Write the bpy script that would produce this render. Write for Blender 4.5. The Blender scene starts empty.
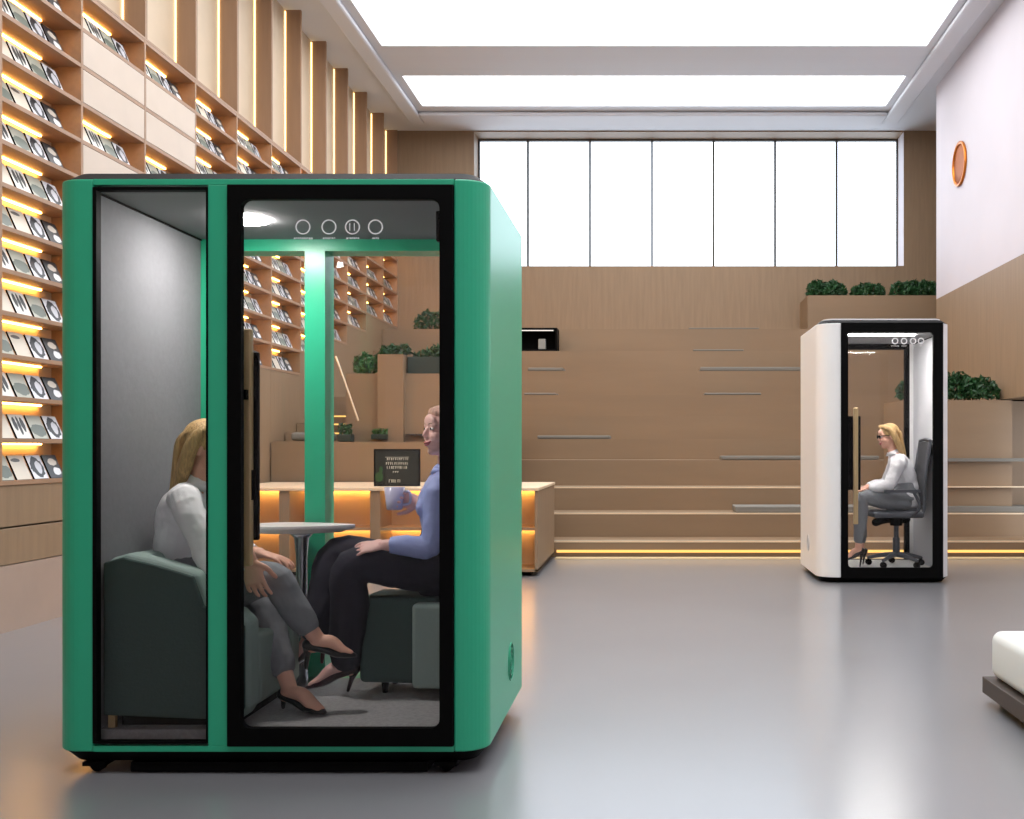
import bpy, bmesh, math, random
from mathutils import Vector, Matrix
random.seed(7)
SC = bpy.context.scene
COL = SC.collection
PI = math.pi
F = 1040.0; CX = 652.0; CY = 448.0; CZ = 1.26

def w(px, py, d):
    """point of the place seen at a pixel, at depth d"""
    return Vector(((px-CX)*d/F, d, CZ-(py-CY)*d/F))

# ------------------------------------------------------------------ materials
def srgb(c):
    return tuple(((v/255)/12.92 if v/255 <= .04045 else ((v/255+.055)/1.055)**2.4) for v in c) + (1,)

def mat(name, c, rough=.5, metal=0, var=0, scale=4, stretch=(1,1,1), bump=0, bscale=None, spec=.5, coat=0, c2=None):
    m = bpy.data.materials.new(name); m.use_nodes = True
    nt = m.node_tree; b = nt.nodes['Principled BSDF']
    b.inputs['Base Color'].default_value = srgb(c)
    b.inputs['Roughness'].default_value = rough
    b.inputs['Metallic'].default_value = metal
    b.inputs['Specular IOR Level'].default_value = spec
    b.inputs['Coat Weight'].default_value = coat; b.inputs['Coat Roughness'].default_value = .2
    if var or bump:
        tc = nt.nodes.new('ShaderNodeTexCoord'); mp = nt.nodes.new('ShaderNodeMapping')
        mp.inputs['Scale'].default_value = stretch
        nt.links.new(tc.outputs['Object'], mp.inputs['Vector'])
        n = nt.nodes.new('ShaderNodeTexNoise'); n.inputs['Scale'].default_value = scale
        n.inputs['Detail'].default_value = 5
        nt.links.new(mp.outputs[0], n.inputs['Vector'])
        if var:
            r = nt.nodes.new('ShaderNodeMix'); r.data_type = 'RGBA'
            a = srgb(c); k = 1-var
            r.inputs[6].default_value = a
            r.inputs[7].default_value = srgb(c2) if c2 else (a[0]*k, a[1]*k, a[2]*k, 1)
            rp = nt.nodes.new('ShaderNodeMapRange'); rp.inputs[1].default_value = .35; rp.inputs[2].default_value = .65
            nt.links.new(n.outputs['Fac'], rp.inputs[0]); nt.links.new(rp.outputs[0], r.inputs[0])
            nt.links.new(r.outputs[2], b.inputs['Base Color'])
        if bump:
            n2 = nt.nodes.new('ShaderNodeTexNoise'); n2.inputs['Scale'].default_value = bscale or scale
            nt.links.new(mp.outputs[0], n2.inputs['Vector'])
            bp = nt.nodes.new('ShaderNodeBump'); bp.inputs['Strength'].default_value = bump
            bp.inputs['Distance'].default_value = .01
            nt.links.new(n2.outputs['Fac'], bp.inputs['Height']); nt.links.new(bp.outputs[0], b.inputs['Normal'])
    return m

def emit(name, c, s):
    m = bpy.data.materials.new(name); m.use_nodes = True
    nt = m.node_tree; nt.nodes.clear()
    e = nt.nodes.new('ShaderNodeEmission'); e.inputs[0].default_value = srgb(c); e.inputs[1].default_value = s
    o = nt.nodes.new('ShaderNodeOutputMaterial'); nt.links.new(e.outputs[0], o.inputs[0])
    return m

def glass(name, tint=(255,255,255), refl=.045):
    m = bpy.data.materials.new(name); m.use_nodes = True
    nt = m.node_tree; nt.nodes.clear()
    t = nt.nodes.new('ShaderNodeBsdfTransparent'); t.inputs[0].default_value = srgb(tint)
    g = nt.nodes.new('ShaderNodeBsdfGlossy'); g.inputs['Roughness'].default_value = .02
    lw = nt.nodes.new('ShaderNodeFresnel'); lw.inputs[0].default_value = 1.25
    mx = nt.nodes.new('ShaderNodeMixShader'); o = nt.nodes.new('ShaderNodeOutputMaterial')
    nt.links.new(lw.outputs[0], mx.inputs[0]); nt.links.new(t.outputs[0], mx.inputs[1]); nt.links.new(g.outputs[0], mx.inputs[2])
    nt.links.new(mx.outputs[0], o.inputs[0])
    return m

M = {}
M['wood'] = mat('warm_wood', (146,121,94), .55, var=.12, scale=3, stretch=(6,6,.5), bump=.05)
M['wood_step'] = mat('terrace_wood', (140,115,88), .5, var=.10, scale=1.2, stretch=(.5,1,3), bump=.03)
M['wood_shelf'] = mat('shelf_wood', (164,130,102), .5, var=.12, scale=3, stretch=(8,.6,8))
M['nosing'] = mat('pale_nosing', (226,202,170), .4)
M['maple'] = mat('maple_back', (216,186,146), .5, var=.06)
M['drawer'] = mat('pale_laminate', (202,184,166), .45, var=.04)
M['finwall'] = mat('pale_wall_panel', (206,186,160), .6, var=.05)
M['fin'] = mat('fin_wood', (156,124,97), .55, var=.10, scale=3, stretch=(6,6,.4))
M['plinth'] = mat('plinth_concrete', (168,148,134), .35, var=.05)
M['ceiling'] = mat('ceiling_paint', (214,217,224), .7)
M['right'] = mat('limewash_plaster', (206,199,205), .6, var=.05, scale=.8)
M['floor'] = mat('polished_concrete', (131,131,134), .3, var=.08, scale=.7, spec=.7, coat=.5, bump=.015, bscale=3)
M['green'] = mat('green_lacquer', (44,174,132), .32, spec=.5)
M['white'] = mat('white_lacquer', (232,232,230), .35)
M['black'] = mat('black_metal', (4,4,4), .6, spec=.08)
M['blackroof'] = mat('black_roof', (16,15,15), .6, spec=.15)
M['felt'] = mat('grey_felt', (132,132,136), .95, var=.05, scale=40, bump=.1, spec=.1)
M['feltceil'] = mat('grey_ceiling_felt', (140,140,142), .95, spec=.1)
M['feltlight'] = mat('light_felt', (205,206,210), .9, spec=.1)
M['carpet'] = mat('grey_carpet', (165,163,163), 1, var=.15, scale=60, bump=.3, spec=.05)
M['whitefloor'] = mat('white_vinyl', (235,232,225), .5)
M['glass'] = glass('clear_glass')
M['winglass'] = glass('window_glass', (250,253,255))
M['print'] = mat('white_print', (240,240,240), .6)
M['lamp'] = emit('lamp_diffuser', (255,250,246), 150)
M['sky'] = emit('skylight_panel', (250,252,255), 5.0)
M['led'] = emit('warm_strip', (255,190,100), 26.0)
M['ledfin'] = emit('warm_fin_strip', (255,214,140), 4.0)
M['ledstep'] = emit('warm_step_strip', (255,200,110), 1.5)
M['oak'] = mat('oak_handle', (206,176,128), .4, var=.1, scale=6, stretch=(4,4,.5))
M['sofa'] = mat('sage_upholstery', (74,92,88), .85, bump=.1, bscale=90, spec=.2)
M['sofa_lit'] = mat('lit_sage_upholstery', (150,168,162), .85, bump=.1, bscale=90, spec=.2)  # paler sage: light falling on the chairs put into the fabric colour
M['tabletop'] = mat('white_tabletop', (225,222,220), .35)
M['chrome'] = mat('brushed_steel', (190,190,195), .25, metal=1)
M['ceramic'] = mat('lilac_ceramic', (205,200,225), .25)
M['skin'] = mat('skin', (224,170,146), .5, spec=.4)
M['skin2'] = mat('skin_fair', (238,190,180), .5, spec=.4)
M['shirtwhite'] = mat('white_cotton', (232,230,232), .85, bump=.3, bscale=14, spec=.2)
M['shirtblue'] = mat('pale_blue_satin', (160,172,226), .6, bump=.25, bscale=12)
M['greytrousers'] = mat('grey_trousers', (128,130,134), .9, bump=.3, bscale=18, spec=.15)
M['darktrousers'] = mat('charcoal_trousers', (50,48,58), .85, bump=.3, bscale=14, spec=.2)
M['shoe'] = mat('black_leather', (20,16,18), .3)
M['shoered'] = mat('dark_plum_leather', (48,22,30), .28)
M['blond'] = mat('blond_hair', (206,168,112), .5, var=.35, scale=5, stretch=(30,30,1.5), bump=.6, bscale=5)
M['blond2'] = mat('pale_hair', (206,160,140), .55, var=.25, scale=5, stretch=(20,20,2), bump=.4, bscale=5)
M['lips'] = mat('lips', (176,92,96), .4)
M['eyewhite'] = mat('eye_white', (235,232,228), .2)
M['iris'] = mat('iris', (40,32,30), .2)
M['leaf'] = mat('dark_leaf', (38,84,40), .5, var=.5, scale=9)
M['leaf2'] = mat('fresh_leaf', (66,108,48), .5, var=.5, scale=9)
M['stem'] = mat('stem', (70,60,36), .8)
M['planter'] = mat('dark_green_planter', (32,46,36), .6)
M['soil'] = mat('soil', (48,38,30), 1)
M['pad'] = mat('grey_pad', (120,116,108), .8)
M['copper'] = mat('copper', (205,120,40), .3, metal=.8)
M['copperdark'] = mat('copper_inner', (168,92,34), .6, metal=0)
M['chalkboard'] = mat('chalkboard', (26,32,26), .8)
M['chalk'] = mat('chalk', (215,215,200), .9)
M['frost'] = mat('dull_plastic', (150,150,145), .5)
M['cushion'] = mat('white_linen', (222,224,222), .9, bump=.15, bscale=5, spec=.1)
M['darkwood'] = mat('dark_stained_wood', (64,54,48), .5, var=.15, scale=4, stretch=(6,.6,6))
M['greymesh'] = mat('grey_plastic', (78,80,86), .5)
M['mesh'] = mat('dark_mesh_fabric', (58,58,62), .9)
M['pages'] = mat('pages', (225,218,205), .8)
M['frame_al'] = mat('window_bronze', (70,64,58), .5)
M['reveal'] = mat('white_reveal', (225,220,228), .6)

def cover(name, bg, blobs):
    """magazine cover: elliptical picture patches on a ground; object coords: y across 0..1, z up 0..1 (unit sized)"""
    m = bpy.data.materials.new(name); m.use_nodes = True
    nt = m.node_tree; b = nt.nodes['Principled BSDF']; b.inputs['Roughness'].default_value = .35
    tc = nt.nodes.new('ShaderNodeTexCoord'); last = None
    base = nt.nodes.new('ShaderNodeRGB'); base.outputs[0].default_value = srgb(bg); last = base.outputs[0]
    nz = nt.nodes.new('ShaderNodeTexNoise'); nz.inputs['Scale'].default_value = 3
    nt.links.new(tc.outputs['Generated'], nz.inputs['Vector'])
    for (cy, cz, ry, rz, c) in blobs:
        mp = nt.nodes.new('ShaderNodeMapping'); mp.vector_type = 'POINT'
        mp.inputs['Location'].default_value = (0, -cy/ry, -cz/rz)
        mp.inputs['Scale'].default_value = (0, 1/ry, 1/rz)
        nt.links.new(tc.outputs['Generated'], mp.inputs['Vector'])
        ln = nt.nodes.new('ShaderNodeVectorMath'); ln.operation = 'LENGTH'
        nt.links.new(mp.outputs[0], ln.inputs[0])
        ad = nt.nodes.new('ShaderNodeMath'); ad.operation = 'ADD'
        nt.links.new(ln.outputs['Value'], ad.inputs[0]); nt.links.new(nz.outputs['Fac'], ad.inputs[1])
        lt = nt.nodes.new('ShaderNodeMath'); lt.operation = 'LESS_THAN'; lt.inputs[1].default_value = 1.5
        nt.links.new(ad.outputs[0], lt.inputs[0])
        mx = nt.nodes.new('ShaderNodeMix'); mx.data_type = 'RGBA'; mx.inputs[7].default_value = srgb(c)
        nt.links.new(lt.outputs[0], mx.inputs[0]); nt.links.new(last, mx.inputs[6]); last = mx.outputs[2]
    nt.links.new(last, b.inputs['Base Color'])
    return m
COVERS = [
 ('white cover with black figures', cover('cover_figures', (226,224,216), [(.25,.6,.12,.3,(24,24,24)),(.5,.55,.1,.35,(30,30,30)),(.75,.6,.12,.3,(24,24,24))])),
 ('plain grey green cover', cover('cover_plain', (176,176,160), [(.5,.35,.5,.25,(96,104,92))])),
 ('white cover with a dark silhouette', cover('cover_silhouette', (218,218,222), [(.5,.5,.42,.42,(26,28,34)),(.6,.5,.2,.25,(200,200,205))])),
 ('black cover with a pale patch', cover('cover_black', (34,32,34), [(.55,.7,.3,.15,(205,195,180)),(.65,.3,.25,.16,(225,225,225))])),
 ('pale beige cover', cover('cover_beige', (214,204,186), [(.4,.8,.3,.08,(90,84,76))])),
]

# ------------------------------------------------------------------ mesh helpers
def newbm(): return bmesh.new()

def box(bm, x0, x1, y0, y1, z0, z1):
    v = [bm.verts.new((x, y, z)) for x in (x0, x1) for y in (y0, y1) for z in (z0, z1)]
    for f in ((0,1,3,2),(4,6,7,5),(0,4,5,1),(2,3,7,6),(0,2,6,4),(1,5,7,3)):
        bm.faces.new([v[i] for i in f])

def prism(bm, pts, axis, a, b, taper=None):
    """extrude a 2D polygon along axis from a to b; taper = other polygon at b"""
    def P(p, t):
        if axis == 'z': return (p[0], p[1], t)
        if axis == 'y': return (p[0], t, p[1])
        return (t, p[0], p[1])
    A = [bm.verts.new(P(p, a)) for p in pts]; B = [bm.verts.new(P(p, b)) for p in (taper or pts)]
    n = len(pts)
    for i in range(n): bm.faces.new((A[i], A[(i+1) % n], B[(i+1) % n], B[i]))
    bm.faces.new(A[::-1]); bm.faces.new(B)

def rrect(x0, x1, y0, y1, r, n=6):
    out = []
    for cx, cy, a0 in ((x1-r, y1-r, 0), (x0+r, y1-r, 90), (x0+r, y0+r, 180), (x1-r, y0+r, 270)):
        for i in range(n+1):
            a = math.radians(a0+90*i/n); out.append((cx+r*math.cos(a), cy+r*math.sin(a)))
    return out

def ring_frame(bm, outer, inner, axis, a, b):
    """frame between two loops with equal count"""
    def P(p, t): return (p[0], t, p[1]) if axis == 'y' else (p[0], p[1], t)
    OA = [bm.verts.new(P(p, a)) for p in outer]; OB = [bm.verts.new(P(p, b)) for p in outer]
    IA = [bm.verts.new(P(p, a)) for p in inner]; IB = [bm.verts.new(P(p, b)) for p in inner]
    n = len(outer)
    for i in range(n):
        j = (i+1) % n
        bm.faces.new((OA[i], OA[j], IA[j], IA[i])); bm.faces.new((OB[i], IB[i], IB[j], OB[j]))
        bm.faces.new((OA[i], OB[i], OB[j], OA[j])); bm.faces.new((IA[i], IA[j], IB[j], IB[i]))

def lathe(bm, prof, c=(0,0,0), n=32, axis='z'):
    rings = []
    for r, t in prof:
        ring = []
        for i in range(n):
            a = 2*PI*i/n; u, v = max(r, 1e-4)*math.cos(a), max(r, 1e-4)*math.sin(a)
            p = {'z': (u, v, t), 'y': (u, t, v), 'x': (t, u, v)}[axis]
            ring.append(bm.verts.new((c[0]+p[0], c[1]+p[1], c[2]+p[2])))
        rings.append(ring)
    for a, b in zip(rings, rings[1:]):
        for i in range(n): bm.faces.new((a[i], a[(i+1) % n], b[(i+1) % n], b[i]))
    bm.faces.new(rings[0][::-1]); bm.faces.new(rings[-1])

def cat(P, i, t):
    p0 = P[max(i-1, 0)]; p1 = P[i]; p2 = P[min(i+1, len(P)-1)]; p3 = P[min(i+2, len(P)-1)]
    return .5*((2*p1)+(p2-p0)*t+(2*p0-5*p1+4*p2-p3)*t*t+(3*p1-p0-3*p2+p3)*t**3)

def loft(bm, pts, A, B=None, side=None, n=14, sub=4, cap=True):
    """smooth tube through pts, half-width A along side, half-depth B"""
    pts = [Vector(p) for p in pts]; B = B or A
    if not isinstance(A, (list, tuple)): A = [A]*len(pts)
    if not isinstance(B, (list, tuple)): B = [B]*len(pts)
    C = []; 
    for i in range(len(pts)-1):
        for s in range(sub):
            t = s/sub; tt = t
            C.append((cat(pts, i, t), A[i]*(1-tt)+A[i+1]*tt, B[i]*(1-tt)+B[i+1]*tt))
    C.append((pts[-1], A[-1], B[-1]))
    tan = [((C[min(i+1, len(C)-1)][0]-C[max(i-1, 0)][0]) or Vector((0,0,1))).normalized() for i in range(len(C))]
    if cap:
        pre = []; post = []
        for k, ang in enumerate((75, 50, 25)):
            s, c = math.sin(math.radians(ang)), math.cos(math.radians(ang))
            p, a, b = C[0]; pre.append((p-tan[0]*min(a, b)*s, a*c, b*c))
            p, a, b = C[-1]; post.insert(0, (p+tan[-1]*min(a, b)*s, a*c, b*c))
        tan = [tan[0]]*3+tan+[tan[-1]]*3; C = pre+C+post
    sd = Vector(side) if side is not None else (Vector((0,1,0)) if abs(tan[0].y) < .8 else Vector((1,0,0)))
    rings = []
    for (p, a, b), t in zip(C, tan):
        s = sd-t*sd.dot(t)
        if s.length < 1e-3: s = t.orthogonal()
        s.normalize(); u = t.cross(s)
        if side is None: sd = s
        rings.append([bm.verts.new(p+s*a*math.cos(2*PI*i/n)+u*b*math.sin(2*PI*i/n)) for i in range(n)])
    for a, b in zip(rings, rings[1:]):
        for i in range(n): bm.faces.new((a[i], a[(i+1) % n], b[(i+1) % n], b[i]))
    bm.faces.new(rings[0][::-1]); bm.faces.new(rings[-1])

def ell(bm, c, r, mx=None, sub=3):
    m = Matrix.Translation(Vector(c)) @ (mx.to_4x4() if mx else Matrix.Identity(4)) @ Matrix.Diagonal((r[0], r[1], r[2], 1))
    bmesh.ops.create_icosphere(bm, subdivisions=sub, radius=1, matrix=m)

def obj(name, bm, m, root=None, smooth=False, bevel=0, seg=2, origin=None, remesh=0, smooth_it=0, auto=True):
    bmesh.ops.recalc_face_normals(bm, faces=bm.faces)
    base = Vector(root['_o']) if root is not None and '_o' in root else (Vector(origin) if origin is not None else Vector((0,0,0)))
    if root is not None and '_o' not in root: base = Vector((0,0,0))
    bmesh.ops.translate(bm, verts=bm.verts, vec=-base)
    me = bpy.data.meshes.new(name); bm.to_mesh(me); bm.free()
    ms = m if isinstance(m, (list, tuple)) else [m]
    for x in ms: me.materials.append(x)
    o = bpy.data.objects.new(name, me); COL.objects.link(o)
    if smooth:
        for p in me.polygons: p.use_smooth = True
    if bevel:
        b = o.modifiers.new('bevel', 'BEVEL'); b.width = bevel; b.segments = seg; b.limit_method = 'ANGLE'; b.angle_limit = math.radians(40)
        b.harden_normals = False
    if remesh:
        r = o.modifiers.new('remesh', 'REMESH'); r.mode = 'VOXEL'; r.voxel_size = remesh; r.use_smooth_shade = True
        if smooth_it:
            s = o.modifiers.new('smooth', 'SMOOTH'); s.factor = .5; s.iterations = smooth_it
    if root is not None:
        o.parent = root
        if '_o' in root: o['_o'] = list(base)
    else:
        o.location = base; o['_o'] = list(base)
    return o

def tag(o, label, category, group=None, kind=None):
    o['label'] = label
    if category: o['category'] = category
    if group: o['group'] = group
    if kind: o['kind'] = kind
    return o

def thing(name, label, category, loc, group=None):
    o = bpy.data.objects.new(name, None); COL.objects.link(o); o.location = loc
    o.empty_display_size = .1; o['_o'] = list(loc)
    return tag(o, label, category, group)

def struct(name, bm, m, label=None, **k):
    o = obj(name, bm, m, **k); o['kind'] = 'structure'
    if label: o['label'] = label
    return o

def B(*a):
    bm = newbm(); box(bm, *a); return bm

# ------------------------------------------------------------------ camera, world
cam = bpy.data.cameras.new('camera'); co = bpy.data.objects.new('camera', cam); COL.objects.link(co)
co.location = (0, 0, CZ); co.rotation_euler = (PI/2, 0, 0)
cam.sensor_width = 36; cam.lens = 36*F/1024; cam.shift_x = -(CX-512)/1024; cam.shift_y = (CY-409.5)/1024
cam.clip_end = 200
SC.camera = co
wd = bpy.data.worlds.new('world'); SC.world = wd; wd.use_nodes = True
bg = wd.node_tree.nodes['Background']; bg.inputs[0].default_value = srgb((238,245,255)); bg.inputs[1].default_value = 3.8
SC.view_settings.view_transform = 'Standard'; SC.view_settings.look = 'None'
SC.view_settings.exposure = 0; SC.view_settings.gamma = 1; SC.view_settings.use_curve_mapping = False
SC.cycles.use_denoising = True
SC.cycles.max_bounces = 8; SC.cycles.transparent_max_bounces = 16
SC.cycles.sample_clamp_indirect = 6

# ------------------------------------------------------------------ room shell
XL, XR = -4.4, 4.32
YB = 18.0; YN = -3.5; H = 6.75
struct('floor', B(XL-.5, 6.2, YN, 12.2, -.1, 0), M['floor'], 'polished grey concrete floor')
# left wall
struct('wall_left', B(-4.86, -4.66, YN, YB, 0, H+.5), M['finwall'], 'pale panelled wall behind the shelving')
ZL = 1.86; ZM = 3.52
bm = newbm(); box(bm, XR, XR+.2, YN, 11.9, 0, H+.4); box(bm, XR, 6.2, 11.9, 15.8, ZM, H+.4)
struct('wall_right', bm, M['right'], 'pale plaster wall on the right')
struct('wall_lining', B(XR+.001, 6.2, 11.901, 15.799, ZL, ZM-.001), M['wood'], 'wooden lower lining of the right wall beside the terrace')
bm = newbm()   # back wall with window opening
WX0, WX1, WZ0, WZ1 = -3.08, 4.36, 4.41, 6.73
for a in ((-4.86, WX0, 0, H+.4), (WX1, 6.2, 0, H+.4), (WX0, WX1, 0, WZ0), (WX0, WX1, WZ1, H+.4)):
    box(bm, a[0], a[1], YB, YB+.6, a[2], a[3])
struct('wall_back', bm, M['wood'], 'brown panelled back wall under the window')
struct('wall_front', B(-4.86, 6.2, YN-.2, YN, 0, H+.4), M['right'], 'pale wall behind the viewpoint')
# alcove side behind right wall end
struct('wall_alcove', B(6.0, 6.2, 11.9, YB, 0, H+.4), M['wood'])
# window
win = thing('window_1', 'wide clerestory window of seven tall panes', None, (0, YB+.5, WZ0)); win['kind'] = 'structure'; del win['_o']; win['_o'] = [0, YB+.5, WZ0]
bm = newbm()
gy = YB+.45
mull = [w(x, 200, gy).x for x in (528, 590, 652, 713.5, 775, 836.5)]
box(bm, WX0, WX1, gy-.03, gy+.03, WZ1-.03, WZ1); box(bm, WX0, WX1, gy-.03, gy+.03, WZ0, WZ0+.03)
box(bm, WX0, WX0+.03, gy-.03, gy+.03, WZ0+.03, WZ1-.03); box(bm, WX1-.03, WX1, gy-.03, gy+.03, WZ0+.03, WZ1-.03)
obj('window_frame', bm, M['frame_al'], win)
for x in mull:
    obj('mullion', B(x-.018, x+.018, gy-.03, gy+.03, WZ0+.03, WZ1-.03), M['frame_al'], win)
edges = [WX0+.03]+mull+[WX1-.03]
for a, b in zip(edges, edges[1:]):
    obj('pane', B(a+(.018 if a != edges[0] else 0), b-(.018 if b != edges[-1] else 0), gy-.005, gy+.005, WZ0+.03, WZ1-.03), M['winglass'], win)
obj('window_reveal', B(WX1-.006, WX1, YB+.005, gy-.03, WZ0, WZ1), M['reveal'], win)

# ceiling: slab with coffered light panels inside a dropped ring
SKX0, SKX1 = (381-655.5)*14.7/F+.035-.02, (930-655.5)*14.7/F+.035
SKX0, SKX1 = -3.69, 3.75
panels = [(15.35, 16.7), (11.8, 14.2), (8.1, 10.6), (4.4, 6.9), (.4, 3.1)]  # last one is out of view, added to light the green booth front
bm = newbm()
ZP = 6.785
ys = [YN]
for a, b in sorted(panels): ys += [a, b]
ys += [YB+.6]
for i in range(0, len(ys), 2): box(bm, SKX0, SKX1, ys[i], ys[i+1], H, H+.3)
box(bm, XL-.5, SKX0, YN, YB+.6, H, H+.3); box(bm, SKX1, 6.2, YN, YB+.6, H, H+.3)
struct('ceiling', bm, M['ceiling'], 'grey plaster ceiling with recessed light panels')
bm = newbm()   # dropped border moulding, bevelled
RX0, RX1, RY1 = -4.05, 4.12, 17.45
prism(bm, [(RX0, YN+.1), (SKX0-.12, YN+.1), (SKX0-.12, RY1-.0), (RX0, RY1)], 'z', H-.07, H-.002)
prism(bm, [(SKX1+.1, YN+.1), (RX1, YN+.1), (RX1, RY1), (SKX1+.1, RY1)], 'z', H-.07, H-.002)
prism(bm, [(SKX0-.12, 16.95), (SKX1+.1, 16.95), (SKX1+.1, RY1), (SKX0-.12, RY1)], 'z', H-.07, H-.002)
struct('trim_1', bm, M['ceiling'], 'shallow plaster border around the ceiling light panels', bevel=.03)
for i, (a, b) in enumerate(panels):
    bm = B(SKX0, SKX1, a, b, ZP, ZP+.03)
    o = obj('ceiling_light_panel', bm, M['sky'], origin=(0, (a+b)/2, ZP))
    tag(o, ['shorter glowing ceiling panel nearest the window', 'large glowing ceiling panel at the top edge of the photo',
            'glowing ceiling panel high above the white booth', 'glowing ceiling panel above the green booth', 'unseen glowing ceiling panel added to light the front of the green booth'][i], 'ceiling light', 'glowing ceiling panels')
struct('roof_slab', B(-4.9, 6.3, YN, YB+.6, H+.34, H+.5), M['ceiling'])

# ------------------------------------------------------------------ left wall: bookcases
SZ = lambda k: 1.035+.29*k
XF, XBk = -4.4, -4.63
ORD = ['first','second','third','fourth','fifth','sixth','seventh','eighth','ninth','tenth','eleventh','twelfth','thirteenth','fourteenth']
KMIN = {-1:0, 0:0, 1:0, 2:0, 3:4, 4:4, 5:5, 6:6, 7:7, 8:8, 9:8}
CLOSED = {0:(11,10,8), 1:(11,10)}
BOOKS = {-1:range(13), 0:(12,9), 1:(12,9,8), 2:(12,11,10), 3:(12,11,4,5,6,7,8), 4:(12,4,5,6,7,8), 5:(5,6,7,8), 6:(6,7,8,9,10), 7:(7,8,9,10), 8:(8,9,10), 9:(8,9,10)}
for k in range(-1, 10):
    d0 = 8.03+k; d1 = d0+1-(.03 if k == 9 else 0); km = KMIN[k]
    extra = {0:' with three closed panels', 1:' with two closed panels'}.get(k, '')
    t = thing('bookcase_bay', f'lit wooden bookcase bay against the left wall, {ORD[k+1]} from the front{extra}', 'bookcase', (XF, d0, 0), 'built-in bookcase bays')
    obj('side_panel', B(XBk, XF, d0-.013, d0+.013, SZ(km)-.03, SZ(13)), M['wood_shelf'], t)
    if k == 9: obj('side_panel', B(XBk, XF, d1-.026, d1, SZ(km)-.03, SZ(13)), M['wood_shelf'], t)
    obj('back_panel', B(XBk-.025, XBk, d0-.013, d1-.013, SZ(km)-.03, SZ(13)), M['maple'], t)
    closed = CLOSED.get(k, ())
    for r in range(km, 14):
        s = obj('shelf', B(XBk, XF-(.002), d0+.013, d1-.013, SZ(r)-.03, SZ(r)), M['wood_shelf'], t)
        if r > km and (r-1) not in closed:
            obj('light_strip', B(XBk+.02, XBk+.035, d0+.04, d0+.80, SZ(r)-.042, SZ(r)-.031), M['led'], s)
    for r in closed:
        obj('drawer_front', B(XF-.02, XF, d0+.018, d1-.018, SZ(r)+.003, SZ(r+1)-.036), M['drawer'], t)
    # base below
    if km == 0:
        c = obj('base_panel', B(XBk-.025, XF-.01, d0-.013, d1-.013, .72, SZ(0)-.031), M['wood'], t, bevel=.004)
        obj('base_panel', B(XBk-.025, XF-.01, d0-.013, d1-.013, .46, .708), M['wood'], t, bevel=.004)
        obj('plinth', B(XBk-.025, XF-.01, d0-.013, d1-.013, 0, .455), M['plinth'], t)
    else:
        zz = 0
        obj('base_panel', B(XBk-.025, XF-.005, d0-.013, d1-.013, zz, SZ(km)-.032), M['wood'], t, bevel=.004)

def book_mesh(cm):
    bm = newbm()
    box(bm, -.012, 0, 0, .175, 0, .185)
    bm.normal_update()
    me = bpy.data.meshes.new('magazine')
    for f in bm.faces: f.material_index = 0 if f.normal.x > .5 else 1
    bmesh.ops.recalc_face_normals(bm, faces=bm.faces)
    for f in bm.faces: f.material_index = 0 if f.normal.x > .5 else 1
    bm.to_mesh(me); bm.free(); me.materials.append(cm); me.materials.append(M['black'])
    return me
BM = [book_mesh(c) for _, c in COVERS]
proto = None
cyc = [[4,0,1,2],[0,1,2,3],[1,4,2,3]]
for k, rows in BOOKS.items():
    for r in rows:
        seq = cyc[(k+r) % 3]
        for i in range(4):
            ci = seq[i]
            if proto is None:
                o = bpy.data.objects.new('magazine', BM[ci]); proto = o
            else:
                o = proto.copy(); o.data = BM[ci]
            COL.objects.link(o)
            o.location = (XF-.035, 8.03+k+.035+.205*i, SZ(r)+.003)
            o.rotation_euler = (0, math.radians(-24), 0)
            tag(o, f'{COVERS[ci][0]}, {ORD[i]} from left, shelf {ORD[12-r]} down, bay {ORD[k+1]} from front', 'magazine', 'magazines leaning on the lit shelves')

# fins above the shelving
ZF = SZ(13)
struct('trim_2', B(-4.66, XF, YN, YB, ZF+.001, ZF+.02), M['wood_shelf'], 'ledge on top of the bookcase')
struct('wall_upper', B(-4.658, -4.60, YN, YB, ZF+.021, H), M['finwall'], 'pale wall panels between the upper fins')
for k in range(-1, 11):
    d = 8.03+k if k < 10 else 17.955
    t = thing('wall_fin', f'tall wooden fin above the bookcase, {ORD[k+1]} from the front', 'wall fin', (XF, d, ZF+.02), 'backlit wooden fins')
    obj('fin_board', B(-4.599, XF, d, d+.04, ZF+.021, H-.001), M['fin'], t)
    obj('light_strip', B(-4.598, -4.585, d-.016, d-.002, ZF+.03, H-.02), M['ledfin'], t)
for j in range(6):   # fins in front of the bookcase run
    d = 2.03+j
    t = thing('wall_fin', f'tall wooden fin nearer than the bookcase, {ORD[j]} from the entrance', 'wall fin', (XF, d, ZF+.02), 'backlit wooden fins')
    obj('fin_board', B(-4.599, XF, d, d+.04, ZF+.021, H-.001), M['fin'], t)
struct('wall_panel', B(-4.66, XF-.005, YN, 7.0, 0, ZF), M['wood'], 'plain wooden wall lining in front of the bookcase')

# ------------------------------------------------------------------ terrace
steps = [(11.95,541),(12.5,513),(13.1,487),(13.7,460),(14.3,439),(14.9,416),(15.4,395),(15.9,371),(16.4,351),(16.95,329)]
for i, (d, y) in enumerate(steps):
    z = CZ-(y-CY)*d/F
    d2 = steps[i+1][0] if i < 9 else YB
    xr = 5.98
    z0 = 0
    bm = newbm()
    if i == 0:
        box(bm, XL-.02, xr, d+.05, d2, 0, .09)
        box(bm, XL-.02, xr, d, d2, .09, z)
    else:
        box(bm, XL, xr, d, d2-.0005, 0, z)
    s = struct('terrace_step', bm, M['wood_step'], f'broad wooden terrace step, {ORD[i]} from the floor')
    if i < 3:
        obj('nosing', B(-1.5, xr, d-.006, d+.02, z-.016, z+.002), M['nosing'], s)
o = obj('light_strip', B(-1.1, XR-.01, 11.985, 11.998, .055, .085), M['ledstep'], origin=(0, 12, .02))
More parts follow.
